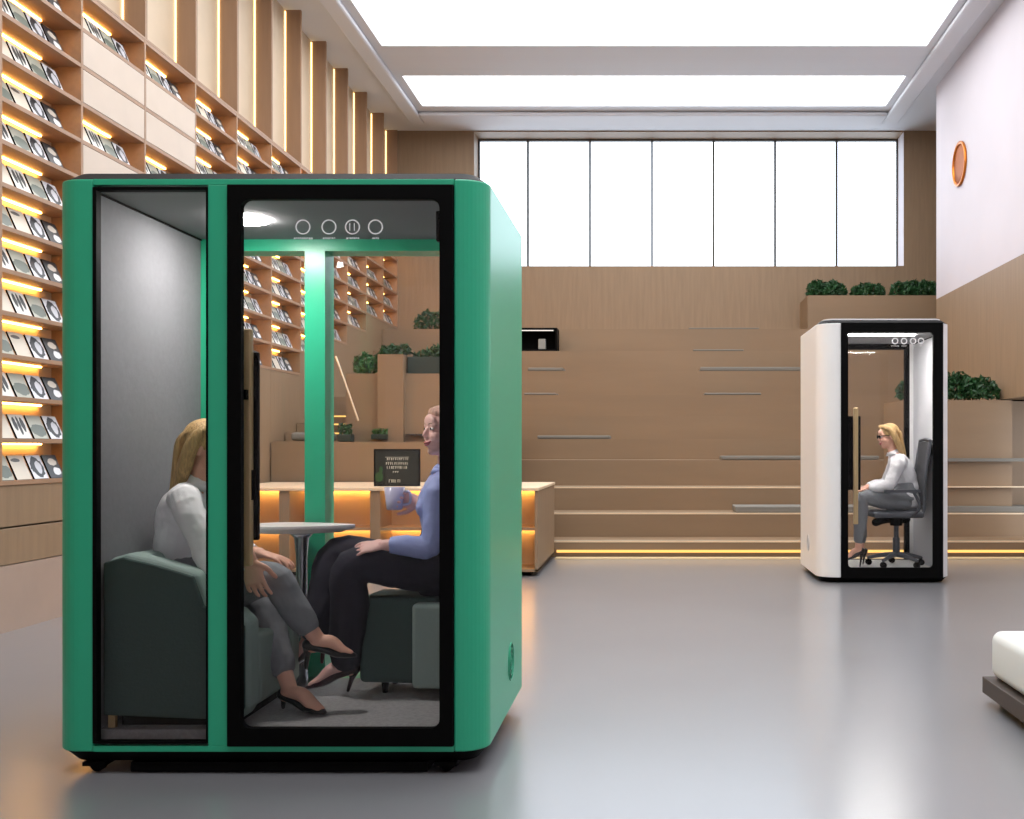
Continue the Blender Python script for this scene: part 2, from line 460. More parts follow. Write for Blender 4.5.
tag(o, 'long warm light strip under the lowest terrace step', 'light strip')
struct('trim_3', B(-1.1, XR-.01, 11.75, 11.93, 0, .012), mat('painted_step_glow', (214,190,150), .5), 'painted glow of the step light along the foot of the terrace')  # floor strip coloured pale for the glow of the step light

# grey seat pads on the steps; thin ones draw shadow lines under treads
def zstep(i): d, y = steps[i]; return d, CZ-(y-CY)*d/F
pads = [(1, 1.00, 5.9, .075, 'long grey seat pad on the second step, passing behind the white booth'),
        (3, .92, 3.0, .05, 'slim grey pad on the fourth step behind the white booth'),
        (4, -1.58, -.58, .045, 'short grey pad on the fifth step right of the green booth'),
        (7, .74, 2.6, .06, 'dark edged pad high on the eighth step left of the white booth'),
        (7, -1.9, -1.36, .05, 'short pad on the eighth step just right of the green booth'),
        (6, .78, 1.62, .03, 'thin strip for a shadow line on the seventh step between the two booths'),
        (6, -1.9, -1.42, .03, 'thin strip for a shadow line on the seventh step beside the green booth'),
        (8, .65, 1.45, .025, 'thin strip for a shadow line on the ninth step near the top, right half'),
        (9, .6, 1.75, .02, 'thin strip for a shadow line on the topmost step under the window')]
for i, x0, x1, h, lb in pads:
    d, z = zstep(i)
    o = obj('pad_shade_line', B(x0, x1, d+.02, d+.48, z+.003, z+.003+h), M['pad'], bevel=.012, origin=((x0+x1)/2, d+.25, z+.003))
    tag(o, lb, 'seat pad', 'seat pads on the terrace')

# dark display box on step nine
d, z = zstep(8)
t = thing('display_box', 'small black open-fronted box on the terrace beside the green booth', 'box', (-1.72, d+.2, z+.003))
X0, X1 = -2.25, (557-CX)*d/F; Z1 = z+.37
bm = newbm(); y0, y1 = d+.02, d+.4; zb = z+.003
box(bm, X0, X1, y0, y1, zb, zb+.03); box(bm, X0, X1, y0, y1, Z1-.03, Z1); box(bm, X0, X0+.03, y0, y1, zb+.03, Z1-.03)
box(bm, X1-.03, X1, y0, y1, zb+.03, Z1-.03); box(bm, X0+.03, X1-.03, y1-.02, y1, zb+.03, Z1-.03)
obj('case', bm, M['black'], t, bevel=.008)
obj('light_strip', B(X0+.05, X1-.06, y0+.01, y0+.02, Z1-.05, Z1-.035), emit('cool_strip', (255,245,235), 1.2), t)
o = obj('storage_jar', B(X1-.31, X1-.19, y0+.08, y0+.2, zb+.032, zb+.2), M['frost'], bevel=.015, origin=(X1-.25, y0+.14, zb+.032))
tag(o, 'square grey jar inside the small black box', 'jar')

# ------------------------------------------------------------------ plants
def shrub(name, label, x0, x1, y0, y1, z0, h, n=1500, size=.042, group='low shrubs in planters', m='leaf', cat_='shrub'):
    cx, cy = (x0+x1)/2, (y0+y1)/2; rx, ry = (x1-x0)/2, (y1-y0)/2
    t = thing(name, label, cat_, (cx, cy, z0), group)
    bm = newbm(); rnd = random.Random(hash(label) % 1000 if False else int(abs(x0*977+z0*131)*10) % 9973)
    NL = 3+int((x1-x0)/.3); lobes = [(-.85+1.7*i/(NL-1), rnd.uniform(-.4,.4), (.72+.28*math.cos((i/(NL-1)-.5)*2.2))*rnd.uniform(.86,1.08)) for i in range(NL)]
    for _ in range(n):
        lx, ly, lh = rnd.choice(lobes)
        th = rnd.uniform(0, 2*PI); ph = math.acos(rnd.uniform(0, 1)); rr = rnd.uniform(.6, 1)**.5
        px = cx+rx*max(-1, min(1, lx*.72+.34*rr*math.sin(ph)*math.cos(th))); py = cy+ry*max(-1, min(1, ly*.7+.5*rr*math.sin(ph)*math.sin(th)))
        pz = z0+h*lh*rr*(.12+.88*math.cos(ph))
        c = Vector((px, py, pz)); nrm = Vector((rnd.uniform(-1,1), rnd.uniform(-1,1), rnd.uniform(-.2,1))).normalized()
        u = nrm.orthogonal().normalized(); u.rotate(Matrix.Rotation(rnd.uniform(0, 6.28), 3, nrm)); v = nrm.cross(u)
        L = size*rnd.uniform(.6, 1.3); W = L*.42
        vs = [bm.verts.new(c+u*a*L+v*b*W+nrm*e*L) for a, b, e in ((-1,0,0),(-.2,1,.12),(1,0,-.1),(-.2,-1,.12))]
        bm.faces.new(vs)
    fo = obj('foliage', bm, [M[m]], t); 
    bm = newbm()
    for i in range(7):
        a = rnd.uniform(-.5,.5)*rx; b = rnd.uniform(-.4,.4)*ry
        loft(bm, [(cx+a*.6, cy+b*.6, z0), (cx+a, cy+b, z0+h*.35), (cx+a*1.3, cy+b*1.2, z0+h*.7)], [.008,.006,.003], n=6, sub=2)
    obj('stem', bm, M['stem'], t)
    return t

# right upper planter ledge
struct('planter_wall', B(2.56, 5.2, 17.1, 17.99, CZ-(329-CY)*16.95/F+.003, 3.77), M['wood_step'], 'wooden planter wall under the right end of the window')
shrub('shrub', 'rounded shrub on the planter wall under the window, left of three', 2.55, 3.28, 17.12, 17.6, 3.773, .31)
shrub('shrub', 'smallest shrub on the planter wall under the window, between two larger', 3.3, 3.9, 17.12, 17.6, 3.773, .24)
shrub('shrub', 'rounded shrub on the planter wall under the window, nearest the right wall', 3.95, 4.85, 17.12, 17.6, 3.773, .31)
# right lower planter block
pbk = struct('planter_block', B(3.05, 4.37, 12.62, 13.69, .48+.003, 1.84), M['wood_step'], 'wooden planter block against the right wall')
shrub('shrub', 'wide dark shrub on the wooden block at the right wall', 3.0, 4.34, 12.64, 13.15, 1.843, .36, n=2600)
for y_, hh_, nm_ in ((461.5,.04,'pad'),(487.5,.014,'nosing')):
    z_ = CZ-(y_-CY)*12.56/F
    obj('ledge', B(3.06, 5.97, 12.55, 12.619, z_, z_+hh_), M[nm_], pbk)
struct('planter_block', B(4.38, 5.96, 12.9, 13.69, .48+.003, 1.84), M['wood_step'], 'wooden block beyond the right wall shrub')
# left block behind the booth
blk = [(-3.62, -1.52, 12.15, 13.0, 2.14), (-3.21, -2.91, 12.02, 13.0, 2.34)]
bm = newbm(); box(bm, -3.62, -1.75, 12.3, 13.6, .3, 2.14); box(bm, -3.22, -2.92, 12.2, 12.9, .3, 2.36)
struct('planter_block', bm, M['wood_step'], 'stepped wooden block behind the green booth')
zt = 2.143
t = thing('trough_planter', 'dark green trough full of plants on the wooden block behind the green booth', 'planter', (-2.2, 12.5, zt))
bm = newbm(); box(bm, -2.9, -1.6, 12.34, 12.37, zt, zt+.2); box(bm, -2.9, -1.6, 12.67, 12.7, zt, zt+.2)
box(bm, -2.9, -2.87, 12.37, 12.67, zt, zt+.2); box(bm, -1.63, -1.6, 12.37, 12.67, zt, zt+.2); box(bm, -2.87, -1.63, 12.37, 12.67, zt, zt+.03)
obj('trough', bm, M['planter'], t, bevel=.004)
obj('soil', B(-2.87, -1.63, 12.37, 12.67, zt+.03, zt+.16), M['soil'], t)
shrub('shrub', 'leafy plant filling the dark green trough behind the glass', -2.95, -1.6, 12.4, 12.65, zt+.162, .2, n=800)
shrub('shrub', 'dark leafy plant on the block left of the trough, behind the glass', -3.6, -3.24, 12.34, 12.7, zt, .28, n=400, m='leaf2')
shrub('shrub', 'small plant on the raised post of the wooden block', -3.26, -2.86, 12.25, 12.6, 2.363, .14, n=260)
zz = zstep(9)[1]+.003
shrub('shrub', 'bushy shrub on the top step seen through the right booth glass', -3.95, -3.3, 17.0, 17.5, zz, .36, n=500)
# side steps at left
for i, (d, y, x1) in enumerate([(12.05,441,-3.62),(12.45,432,-3.62),(12.85,423,-3.62),(13.25,415,-3.62),(13.7,404,-3.75),(14.15,397,-3.8)]):
    z = CZ-(y-CY)*d/F
    s = struct('side_stair', B(-4.39, x1, d, d+.6, .3, z), M['wood_step'], f'narrow side stair beside the bookcase, {ORD[i]} tread')
    if i: obj('light_strip', B(-4.1 if i != 4 else -4.0, x1, d-.012, d-.001, z-.025, z-.008), M['ledstep'], s)
# low wall behind bench
struct('low_wall', B(-4.39, -1.52, 11.99, 12.04, .25, 1.33), M['wood_step'], 'plain wooden back wall behind the low shelf bench')
# cushion & small planters on it
z = 1.343
o = obj('cushion', B(-4.2, -3.75, 12.07, 12.4, z+.001, z+.1), M['pad'], bevel=.04, seg=4, origin=(-4, 12.2, z)); tag(o, 'flat grey cushion on the low wall seen through the booth glass', 'cushion')
t = thing('potted_plant', 'small dark pot with a plant on the low wall by the green mullion', 'potted plant', (-3.55, 12.1, 1.333))
bm = newbm(); box(bm, -3.65, -3.49, 12.05, 12.2, 1.333, 1.42); obj('pot', bm, M['planter'], t, bevel=.01)
bm = newbm(); rnd = random.Random(3)
for i in range(120):
    c = Vector((-3.57+rnd.uniform(-.07,.07), 12.12+rnd.uniform(-.06,.06), 1.42+rnd.uniform(0,.12))); n = Vector((rnd.uniform(-1,1), rnd.uniform(-1,1), rnd.uniform(0,1))).normalized(); u = n.orthogonal().normalized(); v = n.cross(u)
    bm.faces.new([bm.verts.new(c+u*a*.03+v*b*.014) for a, b in ((-1,0),(0,1),(1,0),(0,-1))])
obj('foliage', bm, M['leaf'], t)
t = thing('wall_planter', 'small green trough of plants fixed to the wooden block, above the chalkboard', 'planter', (-3.1, 11.9, 1.345))
obj('trough', B((373-CX)*12.2/F, (388-CX)*12.2/F, 12.1, 12.29, 1.36, 1.42), M['planter'], t, bevel=.01)
bm = newbm()
for i in range(140):
    c = Vector((rnd.uniform(-3.27,-3.1), 12.2+rnd.uniform(-.06,.06), 1.42+rnd.uniform(0,.06))); n = Vector((rnd.uniform(-1,1), rnd.uniform(-1,1), rnd.uniform(0,1))).normalized(); u = n.orthogonal().normalized(); v = n.cross(u)
    bm.faces.new([bm.verts.new(c+u*a*.03+v*b*.014) for a, b in ((-1,0),(0,1),(1,0),(0,-1))])
obj('foliage', bm, M['leaf2'], t)
o = obj('wall_ledge', B(-2.9, -2.68, 12.22, 12.299, 1.41, 1.425), M['darkwood'], origin=(-2.8, 12.26, 1.41)); tag(o, 'thin dark ledge on the wooden block near the smiling woman', 'ledge')
bm = newbm(); loft(bm, [w(336, 357, 12.02), w(347, 388, 12.0), w(358, 420, 11.98)], .012, n=8)
o = obj('handrail', bm, mat('pale_brass', (220,200,170), .3, metal=.4), smooth=True, origin=w(358, 420, 11.98)); tag(o, 'thin pale sloping handrail behind the booth glass', 'handrail')

# ------------------------------------------------------------------ low shelf bench
t = thing('shelf_bench', 'long low wooden shelf bench with glowing cubbies behind the green booth', 'bench', (-2.7, 11, 0))
bx0, bx1, by0, by1, bt = -4.36, -1.12, 10.2, 11.92, .87
obj('top', B(bx0, bx1+.01, by0-.02, by1, bt-.03, bt), M['nosing'], t, bevel=.005)
obj('side_panel', B(bx1-.03, bx1, by0, by1, .05, bt-.031), M['wood'], t)
obj('side_panel', B(bx0, bx0+.03, by0, by1, .05, bt-.031), M['wood'], t)
obj('back_panel', B(bx0+.03, bx1-.03, by0+.45, by0+.48, .05, bt-.031), M['maple'], t)
obj('shelf', B(bx0+.03, bx1-.03, by0+.01, by0+.45, .45, .475), M['wood'], t)
obj('bottom_board', B(bx0, bx1, by0, by1, .045, .07), M['wood'], t)
obj('plinth', B(bx0+.05, bx1-.08, by0+.12, by1-.02, 0, .044), M['black'], t)
for x in (w(284, 500, 10.2).x, w(375, 500, 10.2).x, -2.0):
    obj('divider', B(x-.05, x+.05, by0+.005, by0+.45, .071, bt-.032), M['wood'], t)
for zz in (bt-.044, .436):
    obj('light_strip', B(bx0+.06, bx1-.06, by0+.40, by0+.415, zz, zz+.012), M['led'], t)
# chalkboard on the bench
t = thing('chalkboard_sign', 'black chalkboard sign with white lettering standing on the shelf bench', 'sign', (w(397, 487, 10.6).x, 10.6, bt+.001))
p0, p1 = w(374, 450, 10.6), w(420, 487, 10.6)
zb = bt+.002; zt = p0.z+.01
obj('board', B(p0.x+.012, p1.x-.012, 10.6, 10.615, zb+.012, zt-.012), M['chalkboard'], t)
bm = newbm(); ring_frame(bm, rrect(p0.x, p1.x, zb, zt, .003, 1), rrect(p0.x+.012, p1.x-.012, zb+.012, zt-.012, .002, 1), 'y', 10.592, 10.62)
obj('frame', bm, M['black'], t)
rnd = random.Random(11); bm = newbm()
for row, (ya, hgt, xa, xb) in enumerate([(459,2.2,387,408),(463.5,2.8,386,409),(467.5,2.8,387,406),(472,1.6,393,399),(481,3,389,400)]):
    x = xa
    while x < xb:
        cw = rnd.uniform(.9, 1.5)
        a = w(x, ya-hgt/2, 10.599); 
        st = .003
        hh = hgt*10.6/F; ww = cw*10.6/F
        k = rnd.randint(0, 3)
        box(bm, a.x, a.x+st*1.4, 10.5975, 10.5995, a.z-hh, a.z)
        if k != 0: box(bm, a.x+st, a.x+ww, 10.5975, 10.5995, a.z-st*1.4, a.z)
        if k > 1: box(bm, a.x+st, a.x+ww, 10.5975, 10.5995, a.z-hh*.55, a.z-hh*.55+st)
        if k == 3: box(bm, a.x+ww-st, a.x+ww, 10.5975, 10.5995, a.z-hh, a.z-st)
        x += cw+.9
box(bm, w(385,457,10.6).x, w(409,457,10.6).x, 10.5975, 10.5995, w(0,457,10.6).z-.003, w(0,457,10.6).z)
obj('lettering', bm, M['chalk'], t)
bm = newbm(); q = w(379, 477, 10.597); ell(bm, q, (.045,.002,.05), sub=2); q = w(381, 470, 10.597); ell(bm, q, (.018,.0022,.04), sub=2)
obj('painted_leaf', bm, M['leaf'], t)

# copper disc
t = thing('wall_light', 'round copper bowl light recessed high on the right wall', 'wall light', (XR, 14.57, 5.24))
bm = newbm(); n = 40
lathe(bm, [(.31,-.001),(.31,-.03),(.285,-.035),(.27,-.02),(.27,-.001)], (XR, 14.57, 5.24), n, 'x'); obj('rim', bm, M['copper'], t, smooth=True)
bm = newbm(); lathe(bm, [(.268,-.002),(.268,-.01),(.15,-.006),(.02,-.005)], (XR, 14.57, 5.24), n, 'x'); obj('bowl', bm, M['copperdark'], t, smooth=True)

# ------------------------------------------------------------------ meeting booths
def caster(root, x, y, zt, s=1):
    bm = newbm()
    box(bm, x-.035*s, x+.035*s, y-.03*s, y+.03*s, zt-.012*s, zt)
    for sx in (-1, 1): prism(bm, [(x+sx*.028*s, zt-.012*s), (x+sx*.02*s, .012), (x+sx*.008*s, .012), (x+sx*.018*s, zt-.012*s)] if sx > 0 else [(x-.028*s, zt-.012*s), (x-.018*s, zt-.012*s), (x-.008*s, .012), (x-.02*s, .012)], 'y', y-.008, y+.008)
    c = obj('caster', bm, M['black'], root)
    bm = newbm(); lathe(bm, [(.012,-.012),(.0215*s,-.012),(.0215*s,.012),(.012,.012)], (x, y, .022*s), 18, 'y'); obj('wheel', bm, M['black'], c)

def booth(label, x0, x1, y0, y1, z0, z1, r, m, wall_m, floor_m, ceil_m, openings, zi0, zi1, xi0, xi1, back_y, posts, name='meeting_booth', door=0, fl=True):
    """openings: list of (x0,x1,z0,z1) in the front; the door is openings[door]"""
    t = thing(name, label, 'booth', ((x0+x1)/2, (y0+y1)/2, 0), 'office booths')
    ox0, ox1 = openings[0][0], openings[-1][1]
    th = .06
    n = 10
    def arc(cx, cy, a0, a1): return [(cx+r*math.cos(math.radians(a0+(a1-a0)*i/n)), cy+r*math.sin(math.radians(a0+(a1-a0)*i/n))) for i in range(n+1)]
    # right side panel (plan polygon)
    pr = [(ox1, y0)]+arc(x1-r, y0+r, 270, 360)+arc(x1-r*.7, y1-r*.7, 0, 90) if False else [(ox1, y0)]+arc(x1-r, y0+r, 270, 360)
    r2 = .05
    pr += [(x1, y1-r2), (x1-.015, y1-.015), (x1-r2, y1), (xi1-.04, y1), (xi1-.04, back_y+.005), (xi1+.0205, back_y+.005), (xi1+.0205, y0+th), (ox1, y0+th)]
    pl = [(x0+x0-0, 0)]
    pl = [(ox0, y0)]+[(x0+x1-px, py) for px, py in arc(x1-r, y0+r, 270, 360)]+[(x0, y1-r2), (x0+.015, y1-.015), (x0+r2, y1), (xi0+.04, y1), (xi0+.04, back_y+.005), (xi0-.0205, back_y+.005), (xi0-.0205, y0+th), (ox0, y0+th)]
    for P in (pl, pr):
        bm = newbm(); prism(bm, P, 'z', z0, z1); obj('side_panel', bm, m, t, bevel=.006)
    # front rails and posts
    bm = newbm(); zt = max(o[3] for o in openings); zb = min(o[2] for o in openings)
    if z1-zt > .004: box(bm, ox0, ox1, y0, y0+th, zt, z1)
    else: box(bm, ox0, ox1, y0+th+.02, y0+2*th, zt-.05, z1)
    if zb-z0 > .004: box(bm, ox0, ox1, y0, y0+th, z0, zb)
    for a, b in zip(openings, openings[1:]): box(bm, a[1], b[0], y0, y0+th, zb, zt)
    obj('front_frame', bm, m, t, bevel=.002)
    # back frame
    bm = newbm(); bz0, bz1 = z0, z1
    box(bm, xi0+.0405, xi1-.0405, back_y+.001, y1-.01, z0, zi0); box(bm, xi0+.0405, xi1-.0405, back_y+.001, y1-.01, zi1-.055, z1-.01)
    for a, b in posts: box(bm, a, b, back_y, y1-.01, zi0, zi1-.055)
    obj('back_frame', bm, m if m is not M['white'] else M['black'], t)
    obj('back_glass', B(xi0+.041, xi1-.041, y1-.06, y1-.052, zi0, zi1-.055), M['glass'], t)
    # lining
    obj('wall_lining', B(xi0-.02, xi0, y0+th+.001, back_y, zi0+.001, zi1), wall_m, t)
    obj('wall_lining', B(xi1, xi1+.02, y0+th+.001, back_y, zi0+.001, zi1), wall_m, t)
    obj('carpet_floor', B(xi0-.019, xi1+.019, y0+th+.001, back_y, z0+.001, zi0), floor_m, t)
    c = obj('ceiling_panel', B(xi0-.02, xi1+.02, y0+th+.001, back_y, zi1+.0005, z1-.005), ceil_m, t)
    bm = newbm(); box(bm, xi0, xi0+.006, y0+th, back_y, zi1-.008, zi1-.0005); box(bm, xi1-.006, xi1, y0+th, back_y, zi1-.008, zi1-.0005)
    obj('shadow_gap', bm, M['black'], t)
    # roof & base
    bm = newbm(); prism(bm, rrect(x0+.005, x1-.005, y0+.005, y1-.005, r, 8), 'z', z1, z1+.036, rrect(x0+.055, x1-.055, y0+.06, y1-.06, r*.6, 8))
    obj('roof', bm, M['blackroof'], t, bevel=.008)
    bm = newbm(); prism(bm, rrect(x0+.05, x1-.05, y0+.05, y1-.05, r*.7, 8), 'z', z0-.048, z0-.001, rrect(x0+.008, x1-.008, y0+.008, y1-.008, r, 8))
    obj('base', bm, M['black'], t, bevel=.004)
    # windows / door
    for i, (a, b, c0, c1) in enumerate(openings):
        if i == door:
            fw = .052 if name == 'meeting_booth' else .052
            outer = rrect(a, b, c0, c1, .004, 6); inner = rrect(a+.054, b-.054, c0+.07 if fl else c0+.1, c1-.056, .035, 6)
            if not fl: inner = rrect(a+.066, b-.094, c0+.1, c1-.09, .035, 6)
            bm = newbm(); ring_frame(bm, outer, inner, 'y', y0-.012, y0+.022)
            d = obj('door', bm, M['black'], t, bevel=.003)
            obj('door_glass', B(a+.04, b-.04, y0+.012, y0+.018, c0+.05, c1-.04), M['glass'], d)
        else:
            outer = rrect(a, b, c0, c1, .003, 2); inner = rrect(a+.015, b-.006, c0+.008, c1-.012, .003, 2)
            bm = newbm(); ring_frame(bm, outer, inner, 'y', y0-.004, y0+.03)
            d = obj('side_window', bm, M['black'], t)
            obj('window_glass', B(a+.008, b-.004, y0+.01, y0+.016, c0+.004, c1-.006), M['glass'], d)
    return t, d

zf = lambda y, d: CZ-(y-CY)*d/F
G0 = 4.0
gb, _ = booth('green meeting booth with two women seated inside, black framed glass door', -2.312, -.635, G0, 5.12, .091, 2.295, .105, M['green'], M['felt'], M['carpet'], M['feltceil'],
    [(-2.15, -1.708, zf(743.5, G0), zf(187, G0)), (-1.631, -.762, zf(746, G0), zf(185, G0))], .16, 2.257, -2.157, -.745, 4.97,
    [(-2.117, -2.06), (-1.66, -1.563), (-.84, -.785)], door=1)
gd = [c for c in COL.objects if c.name.startswith('door') and c.parent == gb][0]
for x in (-2.16, -.80):
    for y in (4.06, 4.98): caster(gb, x, y, .044, 1.25)
obj('underframe_shade', B(-2.02, -.87, 4.03, 4.96, .006, .042), M['black'], gb)  # black box: part frame, part stand-in for the shadow under the booth
# lamp in booth ceiling
bm = newbm(); lathe(bm, [(.095,2.2565),(.095,2.247),(.085,2.244),(.02,2.243)], (-1.765, 4.52, 0), 40); l = obj('ceiling_lamp', bm, M['lamp'], gb)
# handle
hx0, hx1 = w(239, 0, 4.06).x, w(251.5, 0, 4.06).x
bm = newbm(); box(bm, hx0, hx1, 4.055, 4.085, zf(566, 4.07), zf(329, 4.07)); hd = obj('door_handle', bm, M['oak'], gd, bevel=.008, seg=3); hd['label'] = 'pale oak pull handle'
bm = newbm(); box(bm, w(250, 0, 4.1).x, w(259.5, 0, 4.1).x, 4.088, 4.11, zf(540, 4.1), zf(352, 4.1)); obj('handle_plate', bm, M['black'], gd, bevel=.006)
bm = newbm(); box(bm, w(250, 0, 4.1).x, w(256, 0, 4.1).x, 4.06, 4.087, zf(500, 4.07), zf(470, 4.07)); box(bm, w(246, 0, 4.1).x, w(253, 0, 4.1).x, 4.03, 4.087, zf(400, 4.07), zf(390, 4.07)); obj('handle_bracket', bm, M['black'], gd)
obj('hinge', B(w(440,0,4.05).x-.012, w(440,0,4.05).x+.02, 4.028, 4.06, zf(242,4.05), zf(212,4.05)), M['black'], gd, bevel=.004)
def icons(root, y, spots, R, th, lw, nm='icon_print'):
    for i, (px, py) in enumerate(spots):
        c = w(px, py, y)
        bm = newbm()
        lathe(bm, [(R-th, 0), (R, 0), (R, .0012), (R-th, .0012)], (c.x, y-.0012, c.z), 28, 'y')
        # turn disc into ring: remove centre caps
        bm.faces.ensure_lookup_table()
        caps = [f for f in bm.faces if len(f.verts) > 4]
        bmesh.ops.delete(bm, geom=caps, context='FACES')
        if i == 2:
            for dx in (-.35, .25): box(bm, c.x+dx*R-.0015, c.x+dx*R+.0015, y-.0012, y, c.z-R*.5, c.z+R*.5)
        n = (9, 6, 6, 3)[i]; x = c.x-lw*n/9/2; rr = random.Random(i)
        while x < c.x+lw*n/9/2:
            ww = lw*rr.uniform(.05,.09); box(bm, x, x+ww, y-.0012, y, c.z-R*1.52-R*.12*rr.random(), c.z-R*1.40); x += ww+lw*.03
        obj(nm, bm, M['print'], root)
icons(gd, 4.0115, [(303, 227), (329, 227), (352.5, 227), (375.5, 227)], .029, .0048, .07)
# side vent
bm = newbm()
for rr in (.085, .062, .039, .016):
    lathe(bm, [(rr-.006, 0), (rr-.006, .004), (rr, .004), (rr, 0)], (-.635, 4.68, .30), 28, 'x')
obj('side_vent', bm, M['green'], gb)

W0 = 9.7
wb, _ = booth('smaller white single booth with a woman at a task chair', 1.548, 2.798, W0, 10.88, .052, 2.425, .17, M['white'], M['feltlight'], M['whitefloor'], M['feltceil'],
    [(w(841,0,W0).x, w(943,0,W0).x, .045, 2.43)], .10, 2.34, 1.62, 2.715, 10.8, [(1.66, 1.70), (2.63, 2.675)], name='phone_booth', door=0, fl=False)
wd_ = [c for c in COL.objects if c.name.startswith('door') and c.parent == wb][0]
bm = newbm(); prism(bm, rrect(1.62, 2.73, W0+.07, 10.8, .1, 6), 'z', 2.4615, 2.475); obj('roof_cap', bm, M['white'], wb)
bm = newbm(); lathe(bm, [(.13,2.4755),(.13,2.50),(.1,2.51),(.02,2.51)], (1.95, 10.2, 0), 24); obj('roof_fan', bm, M['black'], wb)
bm = newbm(); box(bm, w(853,0,9.8).x, w(857.5,0,9.8).x, 9.76, 9.80, zf(524, 9.8), zf(408, 9.8)); hh = obj('door_handle', bm, M['oak'], wd_, bevel=.006); hh['label'] = 'pale oak pull handle'
bm = newbm(); box(bm, w(847,0,9.8).x, w(861,0,9.8).x, 9.81, 9.83, zf(490, 9.8), zf(416, 9.8)); obj('handle_plate', bm, M['black'], wd_, bevel=.006)
icons(wd_, 9.7115, [(895,341),(904,341),(913,341),(921,341)], .031, .011, .07)
obj('ceiling_lamp', B(1.75, 2.5, 9.87, 9.93, 2.332, 2.3395), M['lamp'], wb)  # added lamp; also draws the pale line along the ceiling edge
for x in (1.7, 2.65):
    for y in (9.85, 10.72):
        bm = newbm(); lathe(bm, [(.03,0.0),(.03,.012)], (x, y, 0), 16); obj('foot', bm, M['black'], wb)
bm = newbm()
for rr in (.085, .062, .039): lathe(bm, [(rr-.006, 0), (rr-.006, -.004), (rr, -.004), (rr, 0)], (1.548, 10.3, .32), 28, 'x')
obj('side_vent', bm, M['white'], wb)

# ------------------------------------------------------------------ furniture in the green booth
FZ = .161
t = thing('tub_armchair', 'dark sage tub armchair with pale inner padding coloured as lit, holding the woman in white', 'armchair', (-1.88, 4.43, FZ))
ax0, ax1 = -2.154, -1.60
prof = [(ax0, .21), (ax1-.03, .19), (ax1, .24), (ax1, .56), (ax1-.05, .605), (ax1-.16, .64), (-1.80, .755), (-1.95, .80), (-2.08, .83), (ax0, .81)]
for ya, yb in ((4.08, 4.10), (4.70, 4.72)):
    bm = newbm(); prism(bm, prof, 'y', ya, yb); obj('outer_shell', bm, M['sofa'], t, bevel=.008, seg=3)
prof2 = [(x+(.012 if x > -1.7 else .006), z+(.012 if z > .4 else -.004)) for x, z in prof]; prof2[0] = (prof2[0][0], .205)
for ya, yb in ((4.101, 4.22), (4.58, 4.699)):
    bm = newbm(); prism(bm, prof2, 'y', ya, yb); a_ = obj('armrest', bm, M['sofa_lit'], t, bevel=.025, seg=4)
bm = newbm(); box(bm, ax0+.001, ax0+.13, 4.221, 4.579, .21, .83); obj('backrest', bm, M['sofa_lit'], t, bevel=.03, seg=4)
bm = newbm(); box(bm, ax0+.131, ax1+.004, 4.222, 4.578, .21, .5); obj('seat', bm, M['sofa_lit'], t, bevel=.03, seg=4)
obj('plinth', B(ax0+.05, ax1-.05, 4.13, 4.66, FZ+.0, .20), M['black'], t)
for x in (ax0+.03, ax1-.05):
    for y in (4.085, 4.68): obj('leg', B(x-.012, x+.014, y, y+.02, FZ, .215), M['oak'], t)
t = thing('tub_armchair', 'dark sage block armchair holding the woman in blue', 'armchair', (-1.05, 4.75, FZ))
rot = Matrix.Rotation(math.radians(-5), 4, 'Z'); piv = Vector((-1.05, 4.75, 0))
def rbm(bm): bmesh.ops.transform(bm, verts=bm.verts, matrix=Matrix.Translation(piv) @ rot @ Matrix.Translation(-piv)); return bm
obj('seat', rbm(B(-1.30, -.93, 4.62, 4.91, .21, .595)), M['sofa'], t, bevel=.025, seg=4)
obj('armrest', rbm(B(-1.03, -.80, 4.53, 4.617, .21, .58)), M['sofa_lit'], t, bevel=.02, seg=4)
obj('backrest', rbm(B(-.928, -.80, 4.622, 4.91, .21, .86)), M['sofa'], t, bevel=.03, seg=4)
for x, y in ((-1.2, 4.68), (-1.2, 4.86), (-.85, 4.66), (-.85, 4.86)):
    bm = newbm(); lathe(bm, [(.013, FZ), (.018, .215)], (x, y, 0), 12); obj('leg', bm, M['black'], t)
# table
t = thing('side_table', 'small white teardrop table on a steel pole between the two women', 'table', (-1.66, 4.8, FZ))
def tear(s):
    out = []
    for i in range(40):
        a = 2*PI*i/40
        rx = .17 if math.cos(a) < 0 else .32
        y = .15*math.sin(a)*(1 if math.cos(a) < 0 else (1-.45*math.cos(a)))
        out.append((-1.69+s*rx*math.cos(a), 4.80+s*y))
    return out
bm = newbm(); prism(bm, tear(.80), 'z', .872, .893, tear(1)); prism(bm, tear(1), 'z', .893, .908); obj('tabletop', bm, M['tabletop'], t, bevel=.003)
bm = newbm(); lathe(bm, [(.03,.182),(.026,.4),(.026,.75),(.034,.84),(.06,.871)], (-1.63, 4.84, 0), 24); obj('pole', bm, M['chrome'], t, smooth=True)
bm = newbm(); lathe(bm, [(.11,FZ),(.11,.172),(.05,.181)], (-1.63, 4.84, 0), 32); obj('base', bm, M['chrome'], t)

